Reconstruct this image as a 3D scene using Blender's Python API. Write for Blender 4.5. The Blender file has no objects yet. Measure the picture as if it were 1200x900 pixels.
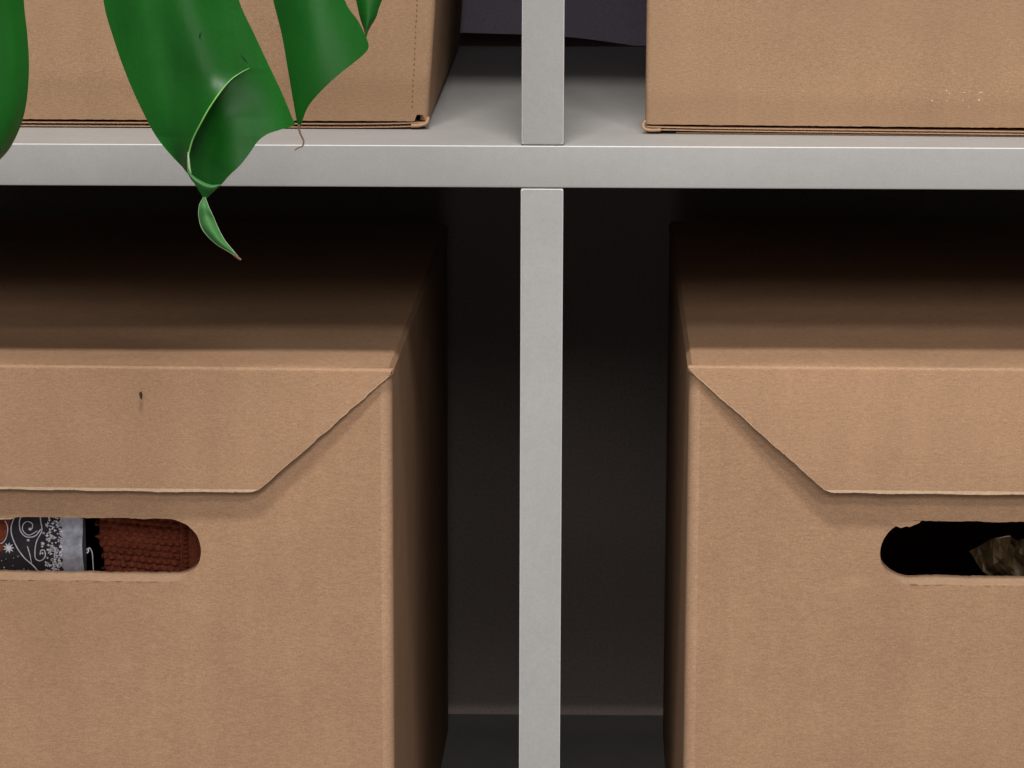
import bpy, bmesh, math, random
from mathutils import Vector, noise, Matrix
random.seed(7)
MM = 0.001
C = bpy.context.scene.collection
scene = bpy.context.scene

# ------------------------------------------------------------------ camera
F_PX, PITCH, YAW, ROLL = 3586.08, 0.206040, -0.013300, 0.002670
CAM = Vector((4.0, -1150.88, 148.49))
_cp, _sp, _cy, _sy = math.cos(PITCH), math.sin(PITCH), math.cos(YAW), math.sin(YAW)
FW = Vector((_sy*_cp, _cy*_cp, -_sp)); R0 = Vector((_cy, -_sy, 0)); U0 = R0.cross(FW)
RT = math.cos(ROLL)*R0 + math.sin(ROLL)*U0
UP = -math.sin(ROLL)*R0 + math.cos(ROLL)*U0
cam_data = bpy.data.cameras.new('camera'); cam = bpy.data.objects.new('camera', cam_data); C.objects.link(cam)
m = Matrix((RT, UP, -FW)).transposed().to_4x4(); m.translation = CAM*MM
cam.matrix_world = m
cam_data.sensor_width = 36; cam_data.lens = F_PX/1200*36
cam_data.clip_start = 0.05; cam_data.clip_end = 50
scene.camera = cam

def at(px, py, Y):
    """point (mm) of the place seen at a photo coordinate, at depth Y"""
    d = RT*((px-600)/F_PX) + UP*((450-py)/F_PX) + FW
    return CAM + d*((Y-CAM.y)/d.y)

# ------------------------------------------------------------------ world, lamps, exposure
w = bpy.data.worlds.new('World'); scene.world = w; w.use_nodes = True
bg = w.node_tree.nodes['Background']; bg.inputs[0].default_value = (0.95, 0.97, 1.0, 1); bg.inputs[1].default_value = 0.10

def lamp(name, loc, target, sx, sy, power, col):
    l = bpy.data.lights.new(name, 'AREA'); l.shape = 'RECTANGLE'; l.size = sx; l.size_y = sy
    l.energy = power; l.color = col
    o = bpy.data.objects.new(name, l); C.objects.link(o); o.location = loc
    o.rotation_euler = (Vector(target)-Vector(loc)).to_track_quat('-Z', 'Y').to_euler()
    return o
lamp('ceiling_lamp', (-0.05, -0.78, 1.50), (0, 0, -0.1), 0.42, 0.16, 21, (1.0, 0.965, 0.92))
lamp('ceiling_lamp', (0.62, -2.0, 1.62), (0, 0, -0.1), 0.34, 0.30, 18, (1.0, 0.965, 0.93))
lamp('ceiling_lamp', (-0.2, -4.0, 1.75), (0, 0, -0.1), 2.2, 0.8, 68, (1.0, 0.97, 0.94))
lamp('floor_bounce_fill', (0.1, -1.8, -0.76), (0, 0, -0.1), 2.0, 0.24, 6, (1.0, 0.95, 0.93))  # added low fill, stands in for light bounced off the floor

scene.view_settings.view_transform = 'Standard'; scene.view_settings.look = 'None'
scene.view_settings.exposure = 0.0; scene.view_settings.gamma = 1
scene.render.engine = 'CYCLES'
scene.render.resolution_x = 1024; scene.render.resolution_y = 768

# ------------------------------------------------------------------ node helpers
def material(name):
    mt = bpy.data.materials.new(name); mt.use_nodes = True
    nt = mt.node_tree; b = nt.nodes['Principled BSDF']
    return mt, nt, b
def N(nt, typ, **kw):
    n = nt.nodes.new(typ)
    for k, v in kw.items():
        if k in n.inputs: n.inputs[k].default_value = v
        else: setattr(n, k, v)
    return n
def noise_tex(nt, scale, detail=4, rough=0.6, stretch=(1, 1, 1)):
    tc = N(nt, 'ShaderNodeTexCoord'); mp = N(nt, 'ShaderNodeMapping')
    mp.inputs['Scale'].default_value = stretch
    nt.links.new(tc.outputs['Object'], mp.inputs['Vector'])
    n = N(nt, 'ShaderNodeTexNoise'); n.inputs['Scale'].default_value = scale
    n.inputs['Detail'].default_value = detail; n.inputs['Roughness'].default_value = rough
    nt.links.new(mp.outputs[0], n.inputs['Vector'])
    return n.outputs['Fac']
def ramp(nt, src, stops):
    r = N(nt, 'ShaderNodeValToRGB'); e = r.color_ramp.elements
    while len(e) < len(stops): e.new(0.5)
    for k, (p, c) in enumerate(stops):
        e[k].position = p; e[k].color = (*c, 1) if len(c) == 3 else c
    nt.links.new(src, r.inputs[0]); return r.outputs[0]
def mix(nt, a, b, fac, mode='MIX'):
    n = N(nt, 'ShaderNodeMix'); n.data_type = 'RGBA'; n.blend_type = mode
    for s, v in ((n.inputs[0], fac), (n.inputs[6], a), (n.inputs[7], b)):
        if hasattr(v, 'links'): nt.links.new(v, s)
        else: s.default_value = v if not isinstance(v, tuple) else (*v, 1)
    return n.outputs[2]
def bumps(nt, bsdf, items):
    prev = None
    for h, strength, dist in items:
        n = N(nt, 'ShaderNodeBump'); n.inputs['Strength'].default_value = strength; n.inputs['Distance'].default_value = dist
        nt.links.new(h, n.inputs['Height'])
        if prev: nt.links.new(prev, n.inputs['Normal'])
        prev = n.outputs[0]
    nt.links.new(prev, bsdf.inputs['Normal'])

def cardboard(name, c, edge=False, fleck=1.0):
    mt, nt, b = material(name)
    big = noise_tex(nt, 22, 3, 0.5)
    fib = noise_tex(nt, 900, 3, 0.6, (0.5, 0.5, 1.9))
    gr = noise_tex(nt, 2300, 2, 0.6)
    flute = noise_tex(nt, 95, 2, 0.5, (1, 1, 0.05))
    k = lambda f: tuple(x*f for x in c)
    col = ramp(nt, big, [(0.3, k(0.955)), (0.7, k(1.045))])
    col = mix(nt, col, ramp(nt, fib, [(0.28, (0.34,)*3), (0.5, (0.5,)*3), (0.72, (0.66,)*3)]), 0.38, 'OVERLAY')
    col = mix(nt, col, ramp(nt, gr, [(0.3, (0.30,)*3), (0.7, (0.70,)*3)]), 0.42, 'OVERLAY')
    col = mix(nt, col, ramp(nt, flute, [(0.3, (0.46,)*3), (0.7, (0.54,)*3)]), 0.35, 'OVERLAY')
    # sparse dark recycled-fibre flecks
    tc = N(nt, 'ShaderNodeTexCoord'); v = N(nt, 'ShaderNodeTexVoronoi'); v.inputs['Scale'].default_value = 110
    nt.links.new(tc.outputs['Object'], v.inputs['Vector'])
    fl = ramp(nt, v.outputs['Distance'], [(0.0, (1,)*3), (0.035, (0.8,)*3), (0.065, (0,)*3)])
    gate = ramp(nt, noise_tex(nt, 60, 1), [(0.55, (0,)*3), (0.62, (1,)*3)])
    fm = N(nt, 'ShaderNodeMath', operation='MULTIPLY'); nt.links.new(fl, fm.inputs[0]); nt.links.new(gate, fm.inputs[1])
    fm2 = N(nt, 'ShaderNodeMath', operation='MULTIPLY'); nt.links.new(fm.outputs[0], fm2.inputs[0]); fm2.inputs[1].default_value = 0.45*fleck
    col = mix(nt, col, k(0.45), fm2.outputs[0])
    # rubbed, slightly paler scuffs
    sc = noise_tex(nt, 42, 5, 0.68, (0.55, 1, 1.7))
    sm = N(nt, 'ShaderNodeMath', operation='MULTIPLY'); nt.links.new(ramp(nt, sc, [(0.625, (0,)*3), (0.70, (1,)*3)]), sm.inputs[0]); sm.inputs[1].default_value = 0.22*fleck
    col = mix(nt, col, tuple(min(1, x*f) for x, f in zip(c, (1.35, 1.42, 1.5))), sm.outputs[0])
    nt.links.new(col, b.inputs['Base Color'])
    b.inputs['Roughness'].default_value = 0.78; b.inputs['Specular IOR Level'].default_value = 0.25
    bumps(nt, b, [(big, 0.22, 0.004), (flute, 0.30, 0.0008), (fib, 0.22, 0.0003), (gr, 0.15, 0.00015)])
    return mt
M = {}
KR = (0.384, 0.228, 0.134)
M['kraft'] = cardboard('kraft_cardboard', KR)
M['kraft_side'] = M['kraft']
M['edge'] = cardboard('cut_cardboard_edge', (0.55, 0.39, 0.26), fleck=0)
M['highlit_worn'] = cardboard('highlit_worn_cardboard', (0.43, 0.262, 0.16))  # paler card: fold and corner highlight painted in, also flaps and torn bits
M['kraft_up'] = cardboard('yellowish_kraft_cardboard', (0.345, 0.212, 0.124))
M['lip'] = cardboard('handle_cut_cardboard', (0.52, 0.33, 0.21), fleck=0)
M['nick'] = cardboard('dark_puncture', (0.05, 0.03, 0.018), fleck=0)
M['burr_shade'] = cardboard('burr_shade_cardboard', (0.24, 0.145, 0.085), fleck=0)  # dark colour paints the shadow beneath the cut burr
M['slit'] = cardboard('pressed_score_cardboard', (0.17, 0.105, 0.06), fleck=0)
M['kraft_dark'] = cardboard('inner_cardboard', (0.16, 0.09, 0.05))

def laminate():
    mt, nt, b = material('grey_laminate')
    a = noise_tex(nt, 30, 4, 0.6); g = noise_tex(nt, 1300, 2, 0.6); s = noise_tex(nt, 260, 4, 0.7)
    col = ramp(nt, a, [(0.3, (0.375, 0.366, 0.356)), (0.7, (0.405, 0.396, 0.386))])
    col = mix(nt, col, ramp(nt, g, [(0.3, (0.41,)*3), (0.7, (0.59,)*3)]), 0.25, 'OVERLAY')
    col = mix(nt, col, ramp(nt, s, [(0.3, (0.44,)*3), (0.7, (0.54,)*3)]), 0.3, 'OVERLAY')
    nt.links.new(col, b.inputs['Base Color']); b.inputs['Roughness'].default_value = 0.62
    b.inputs['Specular IOR Level'].default_value = 0.22
    bumps(nt, b, [(s, 0.10, 0.0004), (g, 0.10, 0.0001)])
    return mt
M['lam'] = laminate()
def simple(name, col, rough=0.6, metal=0, spec=0.4, var=0.2, scale=200, bump=0.1):
    mt, nt, b = material(name)
    f = noise_tex(nt, scale, 4)
    nt.links.new(ramp(nt, f, [(0.3, tuple(c*(1-var) for c in col)), (0.7, tuple(c*(1+var) for c in col))]), b.inputs['Base Color'])
    b.inputs['Roughness'].default_value = rough; b.inputs['Metallic'].default_value = metal
    b.inputs['Specular IOR Level'].default_value = spec
    bumps(nt, b, [(f, bump, 0.0006)])
    return mt
M['lam_edge'] = simple('highlit_edge_banding', (0.70, 0.68, 0.68), 0.4, var=0.06, scale=300)  # pale colour paints the highlight along the front edges
M['wall'] = simple('dark_wall_paint', (0.20, 0.165, 0.15), 0.9, scale=600, var=.15)
M['slate'] = simple('slate_fabric', (0.48, 0.42, 0.54), 0.9, scale=1500, var=.22, bump=.4)
M['floor'] = simple('dark_floor', (0.10, 0.09, 0.08), 0.8)
M['black'] = simple('black_film', (0.020, 0.018, 0.024), 0.5, spec=0.15)
M['silver'] = simple('silver_print', (0.55, 0.55, 0.62), 0.42, metal=0.25, var=.3, scale=500)
M['silver_panel'] = simple('frosted_silver_panel', (0.25, 0.262, 0.32), 0.38, metal=0.3, var=.4, scale=260)
M['bead'] = simple('clear_bead', (0.75, 0.75, 0.72), 0.05, metal=0.9, var=.1)
M['rust'] = simple('rust_yarn', (0.16, 0.032, 0.012), 0.85, var=.35, scale=900, bump=.4)
M['paper'] = simple('crumpled_olive_paper', (0.060, 0.037, 0.015), 0.6, var=.3, scale=150)
M['paper_edge'] = simple('pale_paper_edge', (0.5, 0.42, 0.34), 0.6, var=.3, scale=400)  # paler colour for the rim of the paper
M['fleck'] = simple('pale_scuff', (0.62, 0.45, 0.30), 0.8, var=.15)
M['hole'] = simple('shadowed_gap', (0.02, 0.012, 0.008), 0.9)

def leaf_mat(name, dark, light, rough=0.36, sheen=0.5):
    mt, nt, b = material(name)
    a = noise_tex(nt, 26, 3, 0.5, (1, 1, 0.35)); v = noise_tex(nt, 900, 3, 0.6); st = noise_tex(nt, 150, 3, .5, (1.0, 1, 0.12))
    col = ramp(nt, a, [(0.3, dark), (0.7, light)])
    col = mix(nt, col, ramp(nt, st, [(0.3, (0.42,)*3), (0.7, (0.58,)*3)]), 0.6, 'OVERLAY')
    col = mix(nt, col, ramp(nt, v, [(0.3, (0.40,)*3), (0.7, (0.60,)*3)]), 0.35, 'OVERLAY')
    nt.links.new(col, b.inputs['Base Color']); b.inputs['Roughness'].default_value = rough
    b.inputs['Specular IOR Level'].default_value = sheen
    bumps(nt, b, [(st, 0.18, 0.0008), (v, 0.10, 0.0002)])
    return mt
M['leaf'] = leaf_mat('glossy_leaf', (0.004, 0.070, 0.004), (0.008, 0.130, 0.010), 0.40, 0.55)
M['rim'] = simple('pale_leaf_margin', (0.16, 0.42, 0.09), 0.45, var=.2)
M['rim_white'] = simple('whitish_leaf_margin', (0.36, 0.52, 0.28), 0.45, var=.15)
M['under'] = leaf_mat('leaf_underside', (0.045, 0.17, 0.045), (0.075, 0.24, 0.065), 0.6, 0.3)
M['dark_nick'] = simple('dark_leaf_nick', (0.004, 0.032, 0.007), 0.6)
M['dry'] = simple('dry_brown_tip', (0.16, 0.09, 0.055), 0.7)
M['stalk'] = simple('green_stalk', (0.05, 0.16, 0.03), 0.45)

# ------------------------------------------------------------------ object helpers
def empty(name, label, cat, loc=(0, 0, 0), rz=0, group=None):
    o = bpy.data.objects.new(name, None); C.objects.link(o); o.location = Vector(loc)*MM
    o.rotation_euler = (0, 0, rz); o.empty_display_size = 0.02
    o['label'] = label; o['category'] = cat
    if group: o['group'] = group
    return o
def link(name, me, mats, parent=None, smooth=40):
    o = bpy.data.objects.new(name, me); C.objects.link(o)
    me.name = name
    if not len(me.materials):
        for mt in (mats if isinstance(mats, (list, tuple)) else [mats]): me.materials.append(mt)
    if smooth:
        me.polygons.foreach_set('use_smooth', [True]*len(me.polygons)); me.set_sharp_from_angle(angle=math.radians(smooth))
    if parent: o.parent = parent
    return o
def from_bm(bm):
    bmesh.ops.recalc_face_normals(bm, faces=bm.faces)
    me = bpy.data.meshes.new('m'); bm.to_mesh(me); bm.free(); me.transform(Matrix.Scale(MM, 4)); return me
def box_bm(bm, x0, x1, y0, y1, z0, z1, bevel=0, mat=0, rot=None, seg=2):
    r = bmesh.ops.create_cube(bm, size=1); vs = r['verts']
    for v in vs: v.co = Vector(((x0+x1)/2+v.co.x*(x1-x0), (y0+y1)/2+v.co.y*(y1-y0), (z0+z1)/2+v.co.z*(z1-z0)))
    fs = list({f for v in vs for f in v.link_faces})
    for f in fs: f.material_index = mat
    if bevel:
        es = list({e for v in vs for e in v.link_edges})
        bmesh.ops.bevel(bm, geom=es, offset=bevel, segments=seg, affect='EDGES', profile=0.6)
def tube_bm(bm, pts, rad, seg=8, mat=0, rfun=None):
    rings = []
    n = len(pts)
    for i, p in enumerate(pts):
        p = Vector(p); t = (Vector(pts[min(i+1, n-1)])-Vector(pts[max(i-1, 0)])).normalized()
        a = t.cross(Vector((0, 1, 0))); a = a.normalized() if a.length > 1e-4 else Vector((1, 0, 0)); b = t.cross(a)
        r = rfun(i/(n-1)) if rfun else rad
        rings.append([bm.verts.new(p + r*(math.cos(2*math.pi*k/seg)*a + math.sin(2*math.pi*k/seg)*b)) for k in range(seg)])
    for i in range(n-1):
        for k in range(seg):
            f = bm.faces.new((rings[i][k], rings[i][(k+1) % seg], rings[i+1][(k+1) % seg], rings[i+1][k])); f.material_index = mat
    for rg in (rings[0], rings[-1]):
        try: bm.faces.new(rg).material_index = mat
        except ValueError: pass
def prism_bm(bm, poly, y0, y1, axis='y', mat=0):
    """poly in (x,z) extruded y0..y1, or in (x,y) extruded in z"""
    mk = (lambda a, b, c: (a, c, b)) if axis == 'y' else (lambda a, b, c: (a, b, c))
    A = [bm.verts.new(mk(x, z, y0)) for x, z in poly]; B = [bm.verts.new(mk(x, z, y1)) for x, z in poly]
    bm.faces.new(A).material_index = mat; bm.faces.new(B[::-1]).material_index = mat
    n = len(poly)
    for i in range(n): bm.faces.new((A[i], A[(i+1) % n], B[(i+1) % n], B[i])).material_index = mat
def evaluated(o):
    dg = bpy.context.evaluated_depsgraph_get(); me = bpy.data.meshes.new_from_object(o.evaluated_get(dg)); return me
def boolean(me_a, cutters):
    a = bpy.data.objects.new('a', me_a); C.objects.link(a); cs = []
    for c in cutters:
        co = bpy.data.objects.new('c', c); C.objects.link(co); cs.append(co)
        md = a.modifiers.new('b', 'BOOLEAN'); md.object = co; md.operation = 'DIFFERENCE'; md.solver = 'EXACT'
    me = evaluated(a)
    for o in [a]+cs: bpy.data.objects.remove(o)
    return me
def solidify(me, th, offset=-1, rim=None):
    a = bpy.data.objects.new('a', me); C.objects.link(a)
    md = a.modifiers.new('s', 'SOLIDIFY'); md.thickness = th*MM; md.offset = offset; md.use_even_offset = False
    if rim is not None: md.material_offset_rim = rim
    r = evaluated(a); bpy.data.objects.remove(a); return r
def nz(x, s=1.0, k=0): return noise.noise(Vector((x*s, k*7.13, 0.37)))
def cat(pts, n):
    """smooth polyline through pts, n samples"""
    P = [Vector(p) for p in pts]; P = [2*P[0]-P[1]] + P + [2*P[-1]-P[-2]]
    L = [0]
    for i in range(1, len(P)-2): L.append(L[-1]+(P[i+1]-P[i]).length)
    out = []
    for j in range(n):
        d = L[-1]*j/(n-1); i = 0
        while i < len(L)-2 and d > L[i+1]: i += 1
        t = (d-L[i])/max(1e-9, L[i+1]-L[i]); p0, p1, p2, p3 = P[i:i+4]
        out.append(0.5*((2*p1)+(p2-p0)*t+(2*p0-5*p1+4*p2-p3)*t*t+(3*p1-p0-3*p2+p3)*t**3))
    return out

# ------------------------------------------------------------------ setting: wall and floor
bm = bmesh.new(); box_bm(bm, -1500, 1500, 430, 470, -900, 1400)
o = link('wall', from_bm(bm), M['wall'], smooth=0); o['kind'] = 'structure'
bm = bmesh.new(); box_bm(bm, -1500, 1500, -5000, 470, -930, -890)
o = link('floor', from_bm(bm), M['floor'], smooth=0); o['kind'] = 'structure'

# ------------------------------------------------------------------ shelving unit
D = 390; T = 16; H = 335
su = empty('shelving_unit', 'pale grey open shelving unit whose board and divider cross between the four cardboard boxes', 'shelving unit', (0, 0, -888))
def board(name, x0, x1, y0, y1, z0, z1, vertical):
    bm = bmesh.new(); box_bm(bm, x0, x1, y0, y1, z0, z1, 0.85, seg=3)
    bm.normal_update()
    bmesh.ops.recalc_face_normals(bm, faces=bm.faces)
    for f in bm.faces:      # rounded edge-banding arris on the front, its highlight painted in pale
        n = f.normal
        if n.y < -0.15 and n.y > -0.985: f.material_index = 1
    for v in bm.verts: v.co.z += 888
    return link(name, from_bm(bm), [M['lam'], M['lam_edge']], su, 30)
board('shelf_board', -343.2, 343.2, 0, D, -T, 0, False)
board('shelf_board', -343.2, 343.2, 0, D, H, H+T, False)
board('shelf_board', -343.2, 343.2, 0, D, -T-H-T, -T-H, False)
board('divider', -8, 8, 0.15, D-.2, 0.35, H-.3, True)
board('divider', -8.2, 8, 0.25, D-.2, -T-H+.3, -T-0.35, True)
board('side_panel', -359, -343.5, 0, D, -888, H+T, True)
board('side_panel', 343.5, 359, 0, D, -888, H+T, True)
board('shelf_board', -343.2, 343.2, 0, D, -718, -702, False)
board('plinth', -343, 343, 20, 36, -888, -719, False)

# dark fabric hanging behind the upper shelf, its lower edge bowed
bm = bmesh.new()
nx, nzv = 90, 30
edge = [(-330, 8.0), (-60, 7.2), (-43, 6.9), (-12, 6.2), (11, 5.0), (26, 3.4), (45, 0.7), (60, 0.6), (330, 1.5)]
def ez(x):
    for (a, za), (b, zb) in zip(edge, edge[1:]):
        if a <= x <= b:
            t = (x-a)/(b-a); return za+(zb-za)*t
    return 1
grid = []
for i in range(nx+1):
    x = -330+660*i/nx; col = []
    for j in range(nzv+1):
        t = j/nzv; z = ez(x)+(326-ez(x))*t
        y = 388 + 2.0*nz(x, 0.012, 3)*(0.4+t) + 1.2*nz(x, 0.05, 5)
        col.append(bm.verts.new((x, y, z)))
    grid.append(col)
for i in range(nx):
    for j in range(nzv): bm.faces.new((grid[i][j], grid[i+1][j], grid[i+1][j+1], grid[i][j+1]))
me = solidify(from_bm(bm), 1.0)
o = link('backing_cloth', me, M['slate'])
o['label'] = 'dark slate cloth hung behind the upper shelf, a black gap under its bowed lower edge'; o['category'] = 'cloth'

# ------------------------------------------------------------------ lower boxes with handle holes and front flaps
BW, BD = 250, 362
def rounded_rect(x0, x1, y0, y1, r, seg=6):
    P = []
    for cx, cy, a0 in ((x1-r, y0+r, -90), (x1-r, y1-r, 0), (x0+r, y1-r, 90), (x0+r, y0+r, 180)):
        for k in range(seg+1):
            a = math.radians(a0+90*k/seg); P.append((cx+r*math.cos(a), cy+r*math.sin(a)))
    return P
def stadium(cx, cz, w, h, seed, bump=None):
    P = []; r = h/2; n = 26
    top = [(cx-w/2+r+(w-2*r)*k/60, cz+h/2) for k in range(61)]
    right = [(cx+w/2-r+r*1.0*math.sin(math.pi*k/n), cz+h/2-h*(1-math.cos(math.pi*k/n))/2) for k in range(1, n)]
    bot = [(x, cz-h/2) for x, _ in top[::-1]]
    left = [(2*cx-x, 2*cz-z) for x, z in right]
    for i, (x, z) in enumerate(top+right+bot+left):
        j = 0.24*nz(i, 0.9, seed)+0.34*nz(i, 0.13, seed+9)
        dx, dz = x-cx, z-cz
        P.append((x+j*0.3, z + (j if abs(dz) > 2 else 0)))
    return P

def archive_box(label, s, corner, rz, inset, flap_drop, tilt, seed, BH):
    """s=-1: box extends to the left of its inner corner, s=+1 to the right"""
    root = empty('storage_box', label, 'cardboard box', (corner[0], corner[1], -351), rz, 'closed kraft storage boxes on the lower shelf')
    x0, x1 = (-BW, 0) if s < 0 else (0, BW)
    bm = bmesh.new(); prism_bm(bm, rounded_rect(x0, x1, 3.2, BD, 4.5), 0, BH-2.4, 'z'); outer = from_bm(bm)
    bm = bmesh.new(); box_bm(bm, x0+4, x1-4, 17.5, BD-4, 4, BH+10); inner = from_bm(bm)
    hz = 189.2 if s < 0 else 191.0
    bm = bmesh.new(); prism_bm(bm, stadium(s*BW/2+(0.5 if s<0 else -0.4), hz, 98, 25.6, seed), -20, 25, 'y'); hole = from_bm(bm)
    me = boolean(outer, [inner, hole])
    body = link('body', me, [M['kraft'], M['lip'], M['highlit_worn']], root, 32)
    for p in me.polygons:   # corner highlight painted as a paler strip on the vertical corners
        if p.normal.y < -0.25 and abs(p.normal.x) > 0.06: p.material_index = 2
    for p in me.polygons:   # cut faces of the handle hole are paler
        c = p.center/MM
        if 2.7 < c.y < 17.6 and abs(p.normal.y) < 0.3 and abs(c.x-s*BW/2) < 51 and abs(c.z-hz) < 14: p.material_index = 1
    # lid: one folded sheet; top panel to the score line, then the front flap
    scoreY = 27.0
    def sheet(part):
        prof = []   # (y, z, s_flap) centre-line of outer surface
        if part == 'top':
            for k in range(40): prof.append((BD+(scoreY-BD)*k/39, 0, 0))
        else:
            for k in range(10): prof.append((scoreY+(3.0-scoreY)*k/9, -0.9*(k/9)**4, 0))
            R = 1.7
            for k in range(1, 9):
                a = math.radians((90-math.degrees(tilt))*k/8)
                prof.append((3.0-R*math.sin(a), -0.9-R*(1-math.cos(a)), 0.0008*k))
            y, z = prof[-1][0], prof[-1][1]; n = 61
            for k in range(1, n+1):
                t = 0.01+0.982*k/n if k < n else 1.0; prof.append((y-math.sin(tilt)*flap_drop*t - 0.7*math.sin(math.pi*t), z-flap_drop*math.cos(tilt)*t, t))
        bm = bmesh.new(); cols = 110; rows = []
        for r, (y, z, t) in enumerate(prof):
            ins = 0
            if t > 0:
                ins = inset*t + 0.30*nz(r, 0.8, seed+3)+0.55*nz(r, 0.21, seed+4)+0.9*max(0, nz(r, 0.33, seed+12)-0.35)
                if t > 0.975: ins += 1.3*((t-0.975)/0.025)**2
            row = []
            for c in range(cols+1):
                u = c/cols; u = (1-math.cos(math.pi*u))/2*0.35+u*0.65
                if t > 0.02: u = 0.0014 if c == 1 else (1-0.0014 if c == cols-1 else u)
                x = (x0-0.4+ins) + (x1-x0+0.8-2*ins)*u
                yy, zz = y, z
                dd = min(x-x0+0.4, x1+0.4-x)
                if t == 0 and dd < 2.5 and y > 2.9:     # side bend of the top panel
                    q = 1-dd/2.5; dr = 2.5*(1-math.sqrt(max(0, 1-q*q)))
                    zz -= dr
                elif t == 0 and dd < 3.5:
                    q = 1-dd/3.5; zz -= 1.4*q*q
                if t > 0.985: zz += 0.22*nz(x, 0.9, seed+5)+0.35*nz(x, 0.09, seed+6)
                if part == 'top' or t == 0: zz += 0.35*nz(x, 0.02, seed)*min(1, (BD-y)/40)
                else: yy += 0.5*nz(x, 0.018, seed+8)*t
                row.append(bm.verts.new((x, yy, zz+BH)))
            rows.append(row)
        done = []
        for a, b in zip(rows, rows[1:]):
            for c in range(cols):
                f = bm.faces.new((a[c], a[c+1], b[c+1], b[c])); k = len(done)
                tt = prof[min(k+1, len(prof)-1)][2]
                if part == 'flap':
                    if k == len(prof)-2 or (tt > 0.03 and c in (0, cols-1)): f.material_index = 1
                    elif 11 <= k <= 14: f.material_index = 2  # bend rows carry the fold highlight as a paler colour
            done.append(1)
        bmesh.ops.recalc_face_normals(bm, faces=bm.faces)
        up = sum(f.normal.z if part == 'top' else f.normal.z-f.normal.y for f in bm.faces)
        if up < 0: bmesh.ops.reverse_faces(bm, faces=bm.faces)
        me = bpy.data.meshes.new('m'); bm.to_mesh(me); bm.free(); me.transform(Matrix.Scale(MM, 4))
        for q in ('kraft', 'edge', 'highlit_worn', 'edge'): me.materials.append(M[q])
        r = solidify(me, 2.2, -1, 3)
        return r
    link('lid_top', sheet('top'), [M['kraft'], M['edge'], M['highlit_worn'], M['edge']], root, 35)
    fl = link('front_flap', sheet('flap'), [M['kraft'], M['edge'], M['highlit_worn'], M['edge']], root, 35)
    return root

bl = archive_box('kraft box on the lower left shelf, rust weave and silver swirls behind its handle hole',
                 -1, (-58.0, 5), -0.026, 53.0, 47.4, math.radians(5.0), 11, 264.2)
br = archive_box('kraft box on the lower right shelf, torn handle hole showing dark crumpled paper',
                 1, (56.9, 5), -0.0153, 54.5, 47.4, math.radians(6.8), 37, 266.1)

# torn shreds at the hole edges, small puncture in the left flap
def shred(parent, pts, y0, th, mats=('edge',)):
    bm = bmesh.new(); prism_bm(bm, pts, y0, y0+th, 'y')
    bmesh.ops.bevel(bm, geom=list(bm.edges), offset=0.15, segments=1, affect='EDGES')
    return link('torn_edge', from_bm(bm), M[mats[0]], parent, 30)
def loc2(root, px, py, Y):
    return (root.matrix_world.inverted() @ (at(px, py, Y)*MM))/MM
bpy.context.view_layer.update()
def px_poly(root, pts, Y): return [(p.x, p.z) for p in (loc2(root, a, b, Y) for a, b in pts)]
shred(br, px_poly(br, [(1043, 613), (1046, 609), (1060, 610), (1079, 609), (1077, 612), (1071, 614), (1065, 617), (1062, 615), (1055, 618), (1050, 615)], 8.2), 2.95, 1.2, ('highlit_worn',))
shred(bl, px_poly(bl, [(-20, 604), (-20, 613), (0, 612), (10, 612), (18, 609), (24, 605)], 8.2), 3.6, 1.4)
# dark dashes painting the burr shadow along the lower rim of each handle hole
for root, sx, hz, seed in ((bl, -1, 189.2, 4), (br, 1, 191.0, 8)):
    random.seed(seed); bm = bmesh.new(); x = sx*BW/2-40
    while x < sx*BW/2+40:
        ln = random.uniform(0.6, 4.2)
        if random.random() < 0.55:
            z = hz-12.8-random.uniform(0.05, 0.25); h = random.uniform(0.15, 0.38)
            prism_bm(bm, [(x, z), (x+ln*0.3, z-h), (x+ln*0.8, z-h*0.8), (x+ln, z), (x+ln*.5, z+.12)], 3.12, 4.0, 'y')
        x += ln+random.uniform(0.3, 6.5)
    link('rim_shade_dashes', from_bm(bm), M['burr_shade'], root, 0)

# ------------------------------------------------------------------ upper boxes
def corrugated(bm, x0, x1, y0, y1, z0, th, sagf, amp=None):
    """flat flap of corrugated board, its open cut edge towards the front"""
    n = int((x1-x0)/1.2); l = 0.38
    def strip(za, zb, front):
        prev = None
        for i in range(n+1):
            x = x0+(x1-x0)*i/n; dz, dy = sagf(x); j = 0.22*nz(x, .35, front)+0.12*nz(x, 1.1, front)
            q = [bm.verts.new((x, y, z)) for y, z in ((y0+dy+j, z0+za+dz), (y1, z0+za+dz), (y1, z0+zb+dz), (y0+dy+j, z0+zb+dz))]
            if prev:
                for k in range(4): bm.faces.new((prev[k], prev[(k+1) % 4], q[(k+1) % 4], q[k]))
            else: bm.faces.new(q)
            prev = q
        bm.faces.new(prev[::-1])
    strip(0, l, 3); strip(th-l, th, 8)
    for f in bm.faces: f.material_index = 0
    m = int((x1-x0)/0.5); prev = None
    for i in range(m+1):
        x = x0+(x1-x0)*i/m; dz, dy = sagf(x); c = z0+th/2+dz+(th/2-l)*math.sin(x*2*math.pi/3.1)
        q = [bm.verts.new((x, y, z)) for y, z in ((y0+0.5+dy, c-.13), (y1, c-.13), (y1, c+.13), (y0+0.5+dy, c+.13))]
        if prev:
            for k in range(4): bm.faces.new((prev[k], prev[(k+1) % 4], q[(k+1) % 4], q[k])).material_index = 1
        else: bm.faces.new(q)
        prev = q
    bm.faces.new(prev[::-1])

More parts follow.
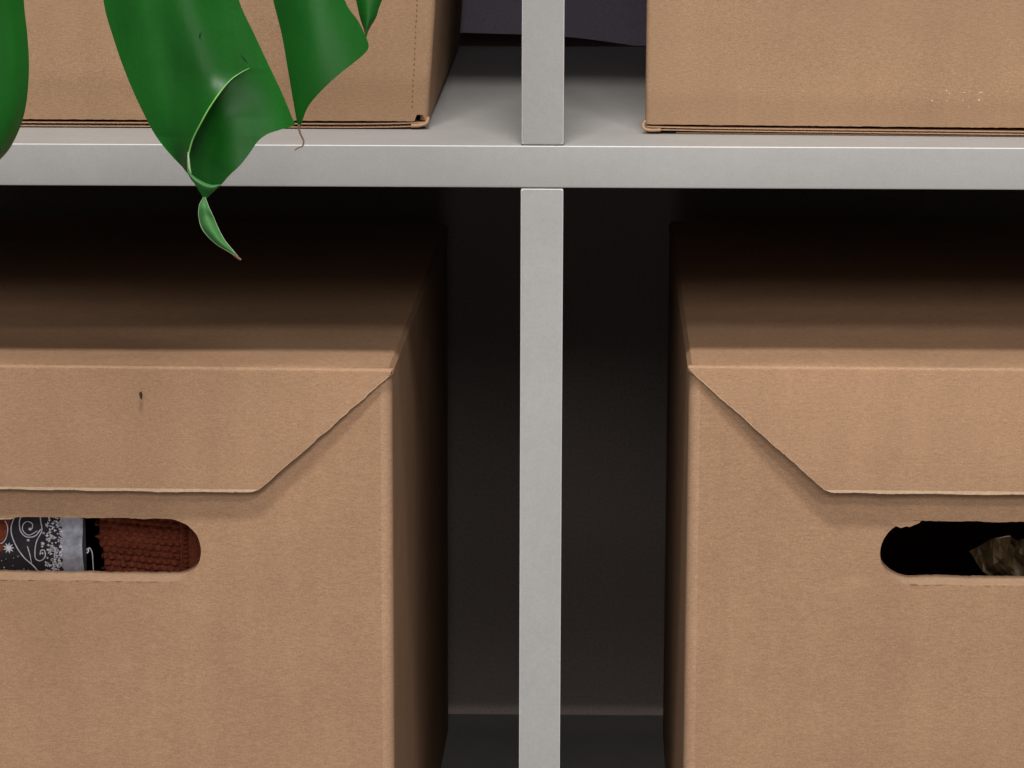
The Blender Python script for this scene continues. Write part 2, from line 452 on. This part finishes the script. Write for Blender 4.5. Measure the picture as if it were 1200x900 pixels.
UW, UH, UD = 250, 255, 325
def moving_box(label, s, corner, rz, bottomz, lean, seed):
    root = empty('moving_box', label, 'cardboard box', (corner[0], corner[1], 0), rz, 'kraft boxes on the upper shelf')
    x0, x1 = (-UW, 0) if s < 0 else (0, UW)
    # body: closed shell whose lower front edge hangs over the bottom flaps
    bm = bmesh.new()
    ring = rounded_rect(x0, x1, 0, UD, 2.6 if s < 0 else 2.0)
    dense = []
    for i, (a, b) in enumerate(zip(ring, ring[1:]+ring[:1])):
        a = Vector(a); b = Vector(b); k = max(1, int((b-a).length/0.9))
        for q in range(k): dense.append(a.lerp(b, q/k))
    zs = [0, 1.5, 5, 12, 25, 45, 70, 110, 160, 210, UH-6, UH]
    rings = []
    for z in zs:
        r = []
        for p in dense:
            zz = z+bottomz(p.x)+(0.18*nz(p.x, .6, seed) if z == 0 else 0)
            x = p.x
            if s < 0 and abs(p.x) < 30: x += lean*(1-abs(p.x)/30)*min(1, z/45)
            y = p.y - (0.9*math.sin(math.pi*min(1, z/UH))*math.sin(math.pi*min(1, abs(p.x)/UW)) if p.y < 1 else 0)
            r.append(bm.verts.new((x, y, zz)))
        rings.append(r)
    n = len(dense)
    for a, b in zip(rings, rings[1:]):
        for i in range(n): bm.faces.new((a[i], a[(i+1) % n], b[(i+1) % n], b[i]))
    bm.faces.new(rings[-1])
    bmesh.ops.recalc_face_normals(bm, faces=bm.faces)
    me = bpy.data.meshes.new('m'); bm.to_mesh(me); bm.free(); me.transform(Matrix.Scale(MM, 4))
    if sum(p.normal.z*p.area for p in me.polygons) < 0: me.flip_normals()
    me.materials.append(M['kraft_up']); me.materials.append(M['edge'])
    me = solidify(me, 3.2, -1, 1)
    link('body', me, [M['kraft_up'], M['edge']], root, 35)
    return root, x0, x1

ul, x0, x1 = moving_box('kraft box on the upper left shelf behind the leaf, dotted score line beside its corner',
                        -1, (-45.3, 48), -0.008, lambda x: 3.3 + (2.5*min(1, max(0, (x+5.3)/0.5))*min(1, max(0, (-1.1-x)/0.5))), 3.0, 5)
bm = bmesh.new()
def sag_l(x):
    t = max(0, 1-abs(x)/34); return (0.75*t*t, 0.3*t)
corrugated(bm, x0+1, x1-0.8, -0.3, 120, 0.55, 1.7, sag_l)
link('bottom_flap', from_bm(bm), [M['highlit_worn'], M['slit']], ul, 0)
bm = bmesh.new()
corrugated(bm, x0+1, x1-6, 5.0, 120, 0.1, 0.5, lambda x: (0, 0))
link('bottom_flap', from_bm(bm), M['kraft_dark'], ul, 0)
# rolled lower corner where the flap folds up to the side wall
bm = bmesh.new()
tube_bm(bm, cat([(-6.5, -0.2, 1.5), (-3.5, -0.5, 1.7), (-1.2, -0.3, 2.3), (-0.2, 0.3, 3.3), (0.0, 1.2, 4.6)], 14), 0.75, 8)
link('folded_corner', from_bm(bm), M['highlit_worn'], ul, 60)
# dotted score line: row of short pressed slits with a raised lip beside each
bm = bmesh.new(); z = 5.2
while z < 250:
    jx = 0.22*nz(z, .5); yb = -0.9*math.sin(math.pi*min(1, (z+3.1)/UH))*math.sin(math.pi*6.4/UW)
    lx = 3.0*(1-6.4/30)*min(1, z/45)
    h = 1.0+0.35*nz(z, 2.1)
    box_bm(bm, -6.75+jx+lx, -6.25+jx+lx, yb-0.05, yb+0.6, z+3.1, z+3.1+h, 0.04); z += 2.1
link('score_line', from_bm(bm), M['slit'], ul, 0)

ur, x0, x1 = moving_box('kraft box on the upper right shelf with pale scuff marks low on its front',
                        1, (39.8, 37.5), -0.034, lambda x: 3.75-0.0012*x, 0, 9)
bm = bmesh.new()
def sag_r(x):
    t = max(0, 1-x/30); return (0.25*t*t-0.0035*x+0.0, 0)
corrugated(bm, x0+0.6, x1-1, -0.9, 120, 1.45, 1.35, sag_r)
link('bottom_flap', from_bm(bm), [M['highlit_worn'], M['slit']], ur, 0)
bm = bmesh.new()
corrugated(bm, x0+12, x1-1, 0.6, 120, 0.15, 0.55, lambda x: (0, 0))
link('bottom_flap', from_bm(bm), M['kraft_up'], ur, 0)
bm = bmesh.new()
tube_bm(bm, cat([(6, -0.9, 1.7), (2.5, -1.0, 1.6), (0.2, -0.8, 1.9), (-0.7, 0.2, 2.7), (-0.6, 1.0, 4.0), (0.4, 1.0, 5.0)], 16), 0.62, 8)
link('folded_corner', from_bm(bm), M['highlit_worn'], ur, 60)
# worn pale scuffs, thin raised fibre crumbs
bpy.context.view_layer.update()
bm = bmesh.new()
for px, py, a, b in [(1092, 118, 2.2, 1.4), (1109, 106, 1.5, 2.2), (1112, 109, 2, 1.2), (1109, 118, 1.8, 1.0), (1130, 108, 3.5, 0.7), (1136, 107, 3, .6),
                     (1128, 118, 2, .8), (1149, 108, 3.6, 1.4), (1147, 117, 2.0, 1.8), (1179, 107, 2, .6), (1135, 125, .6, 2)]:
    p = loc2(ur, px, py, 34); n = 9
    z = p.z; yb = -0.9*math.sin(math.pi*min(1, z/UH))*math.sin(math.pi*min(1, p.x/UW))
    poly = [(p.x+a/5.0*math.cos(6.283*k/n)*(1+.4*nz(k, 1.3, px)), z+b/5.0*math.sin(6.283*k/n)*(1+.4*nz(k, 1.7, py))) for k in range(n)]
    prism_bm(bm, poly, yb-0.10, yb+0.6, 'y')
link('scuff_marks', from_bm(bm), M['fleck'], ur, 30)

# puncture in the left flap: a dark pressed nick with a raised pale lip
p = loc2(bl, 165, 464, 4.2)
bm = bmesh.new(); prism_bm(bm, [(p.x-0.55, p.z+1.3), (p.x+0.15, p.z+1.6), (p.x+0.5, p.z+0.3), (p.x+0.3, p.z-1.3), (p.x-0.2, p.z-0.5)], p.y-0.9, p.y+1.0)
link('flap_nick', from_bm(bm), M['nick'], bl, 0)

# ------------------------------------------------------------------ things inside the lower boxes, seen through the handle holes
YB = 27.0
# woven rust pouch
bm = bmesh.new()
A0 = at(113, 600, YB+6); A1 = at(126, 700, YB+6); B0 = at(262, 600, YB+6); B1 = at(262, 700, YB+6)
nu, nv = 240, 130; g = []
for j in range(nv+1):
    v = -0.35+1.7*j/nv; row = []
    for i in range(nu+1):
        u = i/nu
        a = A0.lerp(A1, v); b = B0.lerp(B1, v); p = a.lerp(b, u)
        X = p.x-A0.x; Z = p.z + 0.10*X
        row_id = math.floor(Z/2.7); ph = (0.5 if row_id % 2 else 0)
        jx = 0.22*nz(row_id*1.7+X*.11, 1, 4); fx = (X/3.2+ph+jx) % 1; fz = (Z/2.7) % 1
        hgt = max(0, math.sin(math.pi*fx))**0.7*math.sin(math.pi*fz)*(0.85+0.7*nz(math.floor(X/3.2+ph+jx)*1.37+row_id*2.11, 1, 6))
        if X > 32.5: hgt = 0.9*math.sin(math.pi*((Z/1.9) % 1))*math.sin(math.pi*min(1, max(0, (X-33.2)/3)))
        yy = p.y + 5 - 2.5*hgt + 0.25*nz(X*.8, 1, Z*.1)
        row.append(bm.verts.new((p.x, yy, p.z)))
    g.append(row)
for a, b in zip(g, g[1:]):
    for i in range(nu): bm.faces.new((a[i], a[i+1], b[i+1], b[i]))
bmesh.ops.recalc_face_normals(bm, faces=bm.faces)
me = from_bm(bm)
if sum(p.normal.y*p.area for p in me.polygons) > 0: me.flip_normals()
me = solidify(me, 3, -1)
o = link('woven_pouch', me, M['rust'], None, 60)
o['label'] = 'rust red coarsely woven pouch seen at the right end of the left box handle hole'; o['category'] = 'woven pouch'

# patterned gift bag
gb = empty('gift_bag', 'black gift bag with silver swirls and flowers seen through the left box handle hole', 'gift bag', tuple(at(50, 700, YB)))
org = at(50, 700, YB)
def G(px, py, dy=0): return at(px, py, YB+dy)-org
bm = bmesh.new()
a, b = G(-70, 690), G(99, 590)
n = 40; g = []
for j in range(21):
    row = []
    for i in range(n+1):
        x = a.x-20+(b.x-a.x+20)*i/n; z = -20+(b.z+20)*j/20
        row.append(bm.verts.new((x, 1.2+0.5*nz(x, .12, j*.1), z)))
    g.append(row)
for r0, r1 in zip(g, g[1:]):
    for i in range(n): bm.faces.new((r0[i], r0[i+1], r1[i+1], r1[i]))
link('bag_panel', solidify(from_bm(bm), 0.8, 0), M['black'], gb, 60)
bm = bmesh.new()   # frosted silver side panel with ragged, leafy left border
left = [(70, 600), (72, 608), (66, 614), (73, 618), (69, 626), (74, 631), (70, 638), (73, 645), (68, 651), (74, 656), (71, 662), (75, 668), (72, 676), (74, 690)]
right = [(99, 690), (99, 672), (97, 655), (96, 640), (97, 622), (97, 600)]
poly = [(G(x, y).x, G(x, y).z) for x, y in left+right]
prism_bm(bm, poly, 0.25, 0.55, 'y')
link('silver_panel', from_bm(bm), M['silver_panel'], gb, 30)
bm = bmesh.new()
def px_tube(pts, r, n=30, dy=0.1): tube_bm(bm, [tuple(G(p.x, p.y, dy)) for p in cat([Vector((x, y, 0)) for x, y in pts], n)], r, 6)
px_tube([(24, 598), (16, 608), (13, 622), (18, 638), (28, 653), (40, 664), (51, 678)], .26, 40)
px_tube([(46, 598), (48, 612), (49, 622), (43, 634), (41, 646), (42, 655), (48, 657), (53, 652), (52, 645), (48, 645), (47, 650)], .24, 50)
px_tube([(28, 600), (23, 610), (24, 622), (31, 629), (41, 628), (48, 620)], .26, 40)
px_tube([(44, 622), (34, 627), (27, 622), (27, 615), (32, 611), (38, 614), (37, 620), (34, 621)], .2, 40)
px_tube([(32, 640), (35, 650), (37, 660)], .2, 12)
px_tube([(-6, 637), (3, 636), (8, 628), (9, 618), (6, 610)], .2, 20)
px_tube([(-8, 628), (-2, 626)], .2, 6)
def flower(px, py, r, petals=6):
    c = G(px, py, 0.1); P = []
    for k in range(petals*4):
        a = 6.283*k/(petals*4); q = r*(0.68+0.34*math.cos(petals*a))
        P.append((c.x+q*math.cos(a), c.z+q*math.sin(a)))
    prism_bm(bm, P, 0.0, 0.25, 'y')
flower(10, 642, 2.3, 9); flower(35, 620, 0.7, 6); flower(33, 633, .7, 5); flower(50, 637, .9, 7)
random.seed(3)
for k in range(150):
    x = 52+22*random.random()**0.75; y = 604+72*random.random()
    if random.random() < 0.25: x -= 6*random.random()
    flower(x, y, 0.35+0.5*random.random(), random.choice((3, 4, 5)))
link('silver_print', from_bm(bm), M['silver'], gb, 30)
bm = bmesh.new(); prism_bm(bm, [(G(x, y).x, G(x, y).z) for x, y in [(-8, 600), (11, 600), (12, 612), (9, 622), (5, 632), (3, 646), (-8, 648)]], 0.35, 0.7, 'y')
link('red_patch', from_bm(bm), M['rust'], gb, 0)
bm = bmesh.new()   # shiny beads low in the bag
for px, py, r in [(5, 665, .5), (2, 657, .35), (12, 669, .4), (21, 652, .4), (16, 654, .28), (15, 663, .3), (33, 668, .35), (28, 667, .45), (36, 671, .3), (0, 669, .45), (7, 655, .3)]:
    c = G(px, py, -0.6); bmesh.ops.create_icosphere(bm, subdivisions=1, radius=r, matrix=Matrix.Translation(c))
link('bead_trim', from_bm(bm), M['bead'], gb, 0)
bm = bmesh.new()
px_tube([(99, 650), (101, 645), (105, 642), (108, 648), (109, 660), (110, 676)], .22, 24, 2.0)
px_tube([(99, 649), (103, 647), (104, 643)], .3, 10, 2.0)
link('ribbon_loop', from_bm(bm), M['silver'], gb, 40)

# crumpled paper in the right box
bm = bmesh.new(); nu, nv = 26, 9; g = []
random.seed(12)
P0 = at(1128, 640, 30)
topl = [(1136, 646), (1144, 642), (1153, 637), (1163, 631), (1173, 630), (1184, 628), (1192, 634), (1205, 630), (1240, 628), (1280, 634)]
tp = cat([Vector((x, y, 0)) for x, y in topl], nu+1)
for i in range(nu+1):
    col = []
    for j in range(nv+1):
        v = j/nv; px = tp[i].x + 48*v*(1-i/nu)**1.5 + (0 if j == 0 else 2.2*(random.random()-.5)); py = tp[i].y+70*v
        q = noise.noise(Vector((px*.02, py*.025, 2))); q2 = abs(noise.noise(Vector((px*.03+py*.01, py*.022, 5)))); q3 = abs(noise.noise(Vector((px*.07, py*.05, 8))))
        p = at(px, py, 40 - 26*q2 - 8*q - 4*q3 - 4*v + 2.6*(random.random()-.5))
        col.append(bm.verts.new(p))
    g.append(col)
for i in range(nu):
    for j in range(nv):
        f = bm.faces.new((g[i][j], g[i+1][j], g[i+1][j+1], g[i][j+1])); f.material_index = 0
bmesh.ops.triangulate(bm, faces=bm.faces[:])
me = from_bm(bm); me.materials.append(M['paper']); me.materials.append(M['paper_edge'])
me = solidify(me, 0.4, 0, 1)
o = link('crumpled_paper', me, [M['paper'], M['paper_edge']], None, 12)
o['label'] = 'crumpled olive brown paper with a pale edge inside the right box handle hole'; o['category'] = 'paper'

# ------------------------------------------------------------------ monstera leaf hanging in front
LY = -250.0
root_p = at(230, -330, LY)
plant = empty('monstera_leaf', 'glossy green split monstera leaf hanging over the upper left box with one rolled light tip', 'leaf', tuple(root_p))
def L(px, py, d=0): return at(px, py, LY+d)-root_p
def xcurve(pts):
    ys = [p[1] for p in pts]
    P = cat([Vector((p[0], p[1], 0)) for p in pts], 400)
    def f(y):
        if y <= P[0].y: return P[0].x
        lo = P[0]
        for q in P:
            if q.y >= y:
                if q.y-lo.y < 1e-6: return q.x
                return lo.x+(q.x-lo.x)*(y-lo.y)/(q.y-lo.y)
            lo = q
        return P[-1].x
    return f
def lobe(bm, left, right, y0, y1, depth, rows=90, cols=26, mat=0, power=1.0):
    fl, fr = xcurve(left), xcurve(right); prev = None
    for j in range(rows+1):
        t = j/rows; y = y0+(y1-y0)*(1-(1-t)**1.15)
        a, b = fl(y), fr(y)
        row = []
        for i in range(cols+1):
            u = i/cols; x = a+(b-a)*u
            row.append(bm.verts.new(L(x, y, depth(u, y, x))))
        if prev:
            for i in range(cols):
                try: bm.faces.new((prev[i], prev[i+1], row[i+1], row[i])).material_index = mat
                except ValueError: pass
        prev = row
def finish(bm, name, mats, th=0.35, parent=plant):
    bmesh.ops.remove_doubles(bm, verts=bm.verts, dist=0.004)
    bmesh.ops.recalc_face_normals(bm, faces=bm.faces)
    if sum(f.normal.y*f.calc_area() for f in bm.faces) > 0: bmesh.ops.reverse_faces(bm, faces=bm.faces)
    me = bpy.data.meshes.new('m'); bm.to_mesh(me); bm.free(); me.transform(Matrix.Scale(MM, 4))
    me = solidify(me, th, -1)
    return link(name, me, mats, parent, 60)

# far left lobe
bm = bmesh.new()
lobe(bm, [(-60, -300), (-110, -100), (-125, 0), (-110, 90), (-70, 160), (-30, 194), (-20, 197)],
     [(101, -300), (92, -240), (58, -180), (26, -80), (28, 0), (32, 40), (34, 80), (31, 120), (24, 148), (12, 173), (0, 187), (-12, 195), (-18, 197)], -300, 197,
     lambda u, y, x: -9*math.sin(math.pi*min(1, u*1.0)) + 5*(u > .9)*(u-.9)*10*.3 + 10)
finish(bm, 'leaf_lobe', M['leaf'])
# big rolled lobe: A in front (rolls over), B behind
rim = [(292, 80), (281, 86), (270, 94), (258, 108), (245, 127), (235, 145), (226, 163), (221.5, 179), (220, 190), (221, 203)]
Afl = [(99, -300), (101, -240), (107, -180), (113, -80), (121, 0), (133, 45), (147, 85), (162, 120), (180, 155), (197, 178), (218, 200), (221, 203)]
top_split = [(330, -300), (300, -100), (292, 0), (292, 80)]
Bfr = [(296, -300), (290, -240), (266, -150), (266, -60), (280, 0), (297, 38), (313, 72), (330, 108), (342, 137), (345.5, 146), (335, 150), (322, 154), (312, 158),
       (302, 166), (290, 183), (280, 195), (268, 206), (258, 217), (248, 226), (240, 234)]
fB = xcurve(Bfr); fA = xcurve(Afl); fR = xcurve(rim)
def split(y):
    if y >= 80: return fR(y)
    t = min(1, max(0, (80-y)/120)); full = fB(y)
    return (292-0*(t))*(1-t) + (fA(y)+(full-fA(y))*0.72)*t if y > -40 else fA(y)+(full-fA(y))*0.72
fBs = xcurve([(296, -300), (290, -240), (266, -150), (266, -60), (280, 0), (297, 38), (313, 72), (330, 108), (345, 146), (372, 234)])
def base_depth(x, y):
    """gentle double curl across the lobe"""
    a, b = fA(min(y, 160)), fBs(y)
    u = (x-a)/max(1, b-a)
    u = min(1, max(0, u))
    return -7*math.sin(math.pi*u) + 1.6*math.sin(2*math.pi*u+0.6) + 0.02*y + 0.55*math.cos(15*u+0.012*y)
def dA(u, y, x):
    d = base_depth(x, y)
    if y > 80:
        k = min(1, (y-80)/80); k = k*k*(3-2*k); d -= 7*k*u*u
    return d
def dB(u, y, x):
    d = base_depth(x, min(y, 234))
    if y > 80: k = min(1, (y-80)/60); k = k*k*(3-2*k)*0.9+0.1*min(1, (y-80)/8); ub = min(1, max(0, (x-fR(y)+20)/(fBs(y)-fR(y)+20))); d += k*(8*(1-ub)**1.4 + 1.0)
    return d
def lobe_sheet():
    """one sheet; below the notch it parts into the rolled front (A) and the tongue behind (B)"""
    bm = bmesh.new(); NA, NB = 44, 28
    Bl = xcurve([(292, 80), (286, 84), (262, 100), (238, 125), (222, 155), (213, 180), (214, 195), (221, 205), (229, 217), (239.5, 234)])
    def row(fl, fr, y, dep, n): 
        a, b = fl(y), fr(y); return [bm.verts.new(L(a+(b-a)*i/n, y, dep(i/n, y, a+(b-a)*i/n))) for i in range(n+1)]
    def stitch(p, q):
        for i in range(len(p)-1):
            try: bm.faces.new((p[i], p[i+1], q[i+1], q[i]))
            except ValueError: pass
    pa = pb = None
    for k in range(150):
        y = -300+380*k/149
        a = row(fA, split, y, dA, NA); b = row(split, fB, y, dB, NB)
        bm.verts.remove(b[0]); b[0] = a[-1]
        if pa: stitch(pa, a); stitch(pb, b)
        pa, pb = a, b
    a0, b0 = pa, pb
    for k in range(1, 100):
        y = 80+123*k/99; a = row(fA, fR, y, dA, NA); stitch(pa, a); pa = a
    for k in range(1, 130):
        y = 80+154*k/129; b = row(Bl, fB, y, dB, NB); stitch(pb, b); pb = b
    return bm
finish(lobe_sheet(), 'leaf_lobe', M['leaf'])
bm = bmesh.new()
for pts in ([(237, 37), (234.5, 40), (234, 44), (235.5, 46)], [(281, 63), (286, 69), (290, 74)]):
    n = len(pts); P = cat([Vector((x, y, 0)) for x, y in pts], 12)
    tube_bm(bm, [tuple(L(p.x, p.y, dA(0, p.y, p.x)+0.02)) for p in P], 0.3, 6, rfun=lambda t: 0.06+0.20*math.sin(math.pi*t))
link('leaf_blemish', from_bm(bm), M['dark_nick'], plant, 60)
# pale rim of the roll
bm = bmesh.new()
pts = cat([Vector((x, y, 0)) for x, y in rim], 60)
tube_bm(bm, [tuple(L(p.x, p.y, dA(1, p.y, p.x)-0.1)) for p in pts], 0.3, 8, rfun=lambda t: 0.10+0.15*min(1, t*3))
link('leaf_rim', from_bm(bm), M['rim'], plant, 60)
bm = bmesh.new()
pts = cat([Vector((x, y, 0)) for x, y in [(220.5, 178), (221, 188), (222, 197), (224, 204)]], 20)
tube_bm(bm, [tuple(L(p.x, p.y, dA(1, p.y, p.x)-0.4)) for p in pts], 0.3, 8, rfun=lambda t: 0.10+0.30*math.sin(math.pi*t)**.7)
link('leaf_rim', from_bm(bm), M['rim_white'], plant, 60)
# crescent of underside and the twisted tail
def band(bm, top, bot, depth, n=30, c=8):
    A = cat([Vector((x, y, 0)) for x, y in top], n); B = cat([Vector((x, y, 0)) for x, y in bot], n); prev = None
    for i in range(n):
        row = [bm.verts.new(L(*(A[i].lerp(B[i], k/c).xy), depth(i/(n-1), k/c))) for k in range(c+1)]
        if prev:
            for k in range(c): bm.faces.new((prev[k], prev[k+1], row[k+1], row[k]))
        prev = row
dq = dA(1, 203, 221)
bm = bmesh.new()
band(bm, [(220.5, 200), (228, 207), (238, 213), (248, 216.5), (258, 216)], [(220.5, 204), (226, 213), (238, 221), (249, 222.5), (259, 218)],
     lambda s, k: dq-0.5-1.5*math.sin(math.pi*k)-2*math.sin(math.pi*s))
finish(bm, 'leaf_tip', M['under'], 0.3)
Tl = [(238.5, 231), (233.5, 241), (233, 255), (238, 270), (252, 285), (268, 295), (279, 302)]
Tr = [(240.5, 231), (244, 241), (250, 254), (256, 268), (263, 281), (271, 291), (280, 301.5)]
bm = bmesh.new()
band(bm, Tl, Tr, lambda s, k: dq+2-2.2*math.sin(math.pi*k)*math.sin(math.pi*s)-3*s, 40, 10)
finish(bm, 'leaf_tip', M['under'], 0.3)
bm = bmesh.new()
for T_ in (Tl, Tr):
    k0 = 0 if T_ is Tl else 1
    pts = cat([Vector((x, y, 0)) for x, y in T_], 40)
    tube_bm(bm, [tuple(L(p.x, p.y, dq+1.8-3*i/39)) for i, p in enumerate(pts)], 0.085, 6)
link('leaf_rim', from_bm(bm), M['rim_white'], plant, 60)
bm = bmesh.new(); tube_bm(bm, [tuple(L(x, y, dq-1.2)) for x, y in [(274, 298), (277, 300.5), (280, 303), (282.5, 304.5)]], .4, 8, rfun=lambda t: .55-.25*t)
link('dry_tip', from_bm(bm), M['dry'], plant, 60)
# third lobe
l3 = [(294, -300), (297, -240), (300, -150), (307, -60), (320, 0), (330, 40), (337, 80), (343, 115), (347, 138), (350, 150)]
r3 = [(412, -300), (402, -240), (386, -150), (388, -60), (404, 0), (420, 25), (430, 46), (432, 56), (426, 64), (414, 74), (400, 85), (385, 98), (370, 113), (360, 126), (355, 138), (351, 150)]
bm = bmesh.new(); f3 = xcurve(l3)
lobe(bm, l3, r3, -300, 150, lambda u, y, x: 7-8*math.sin(math.pi*min(1, (x-f3(y))/115))-0.8*math.sin(6*(x-f3(y))/115+y*.02)+0.015*y, 120, 30)
finish(bm, 'leaf_lobe', M['leaf'])
bm = bmesh.new()
pts = cat([Vector((x, y, 0)) for x, y in [(350, 146), (351, 154), (354, 161), (356, 166), (354.5, 171), (350, 173), (345.5, 176)]], 30)
tube_bm(bm, [tuple(L(p.x, p.y, 6.6)) for p in pts], 0.2, 7, rfun=lambda t: .36-.2*t)
link('dry_tip', from_bm(bm), M['dry'], plant, 60)
# fourth lobe
bm = bmesh.new()
lobe(bm, [(410, -300), (408, -240), (400, -150), (402, -60), (417, 0), (421, 18), (426, 34), (428.5, 43)], [(520, -300), (478, -60), (448, 0), (441, 20), (434, 32), (430, 41), (429, 43)],
     -300, 43, lambda u, y, x: 12-2*math.sin(math.pi*u), 70, 16)
finish(bm, 'leaf_lobe', M['leaf'])
# upper half of the blade above the midrib
bm = bmesh.new()
lobe(bm, [(170, -520), (90, -500), (-10, -450), (-80, -380), (-62, -300)], [(190, -520), (330, -500), (450, -450), (535, -380), (520, -300)],
     -520, -298, lambda u, y, x: 2-6*math.sin(math.pi*u)+0.05*(y+300)+1.2*math.sin(x*.05), 50, 60)
finish(bm, 'leaf_lobe', M['leaf'])
# midrib and stalk above the frame
bm = bmesh.new()
tube_bm(bm, [tuple(L(x, y, -2)) for x, y in [(-60, -300), (100, -315), (230, -330), (380, -318), (520, -300)]], 2.2, 10)
link('midrib', from_bm(bm), M['stalk'], plant, 60)
bm = bmesh.new()
tube_bm(bm, [tuple(L(x, y, d)) for x, y, d in [(230, -330, 0), (215, -450, 10), (190, -620, 40), (150, -800, 90)]], 3.0, 10)
link('stalk', from_bm(bm), M['stalk'], plant, 60)
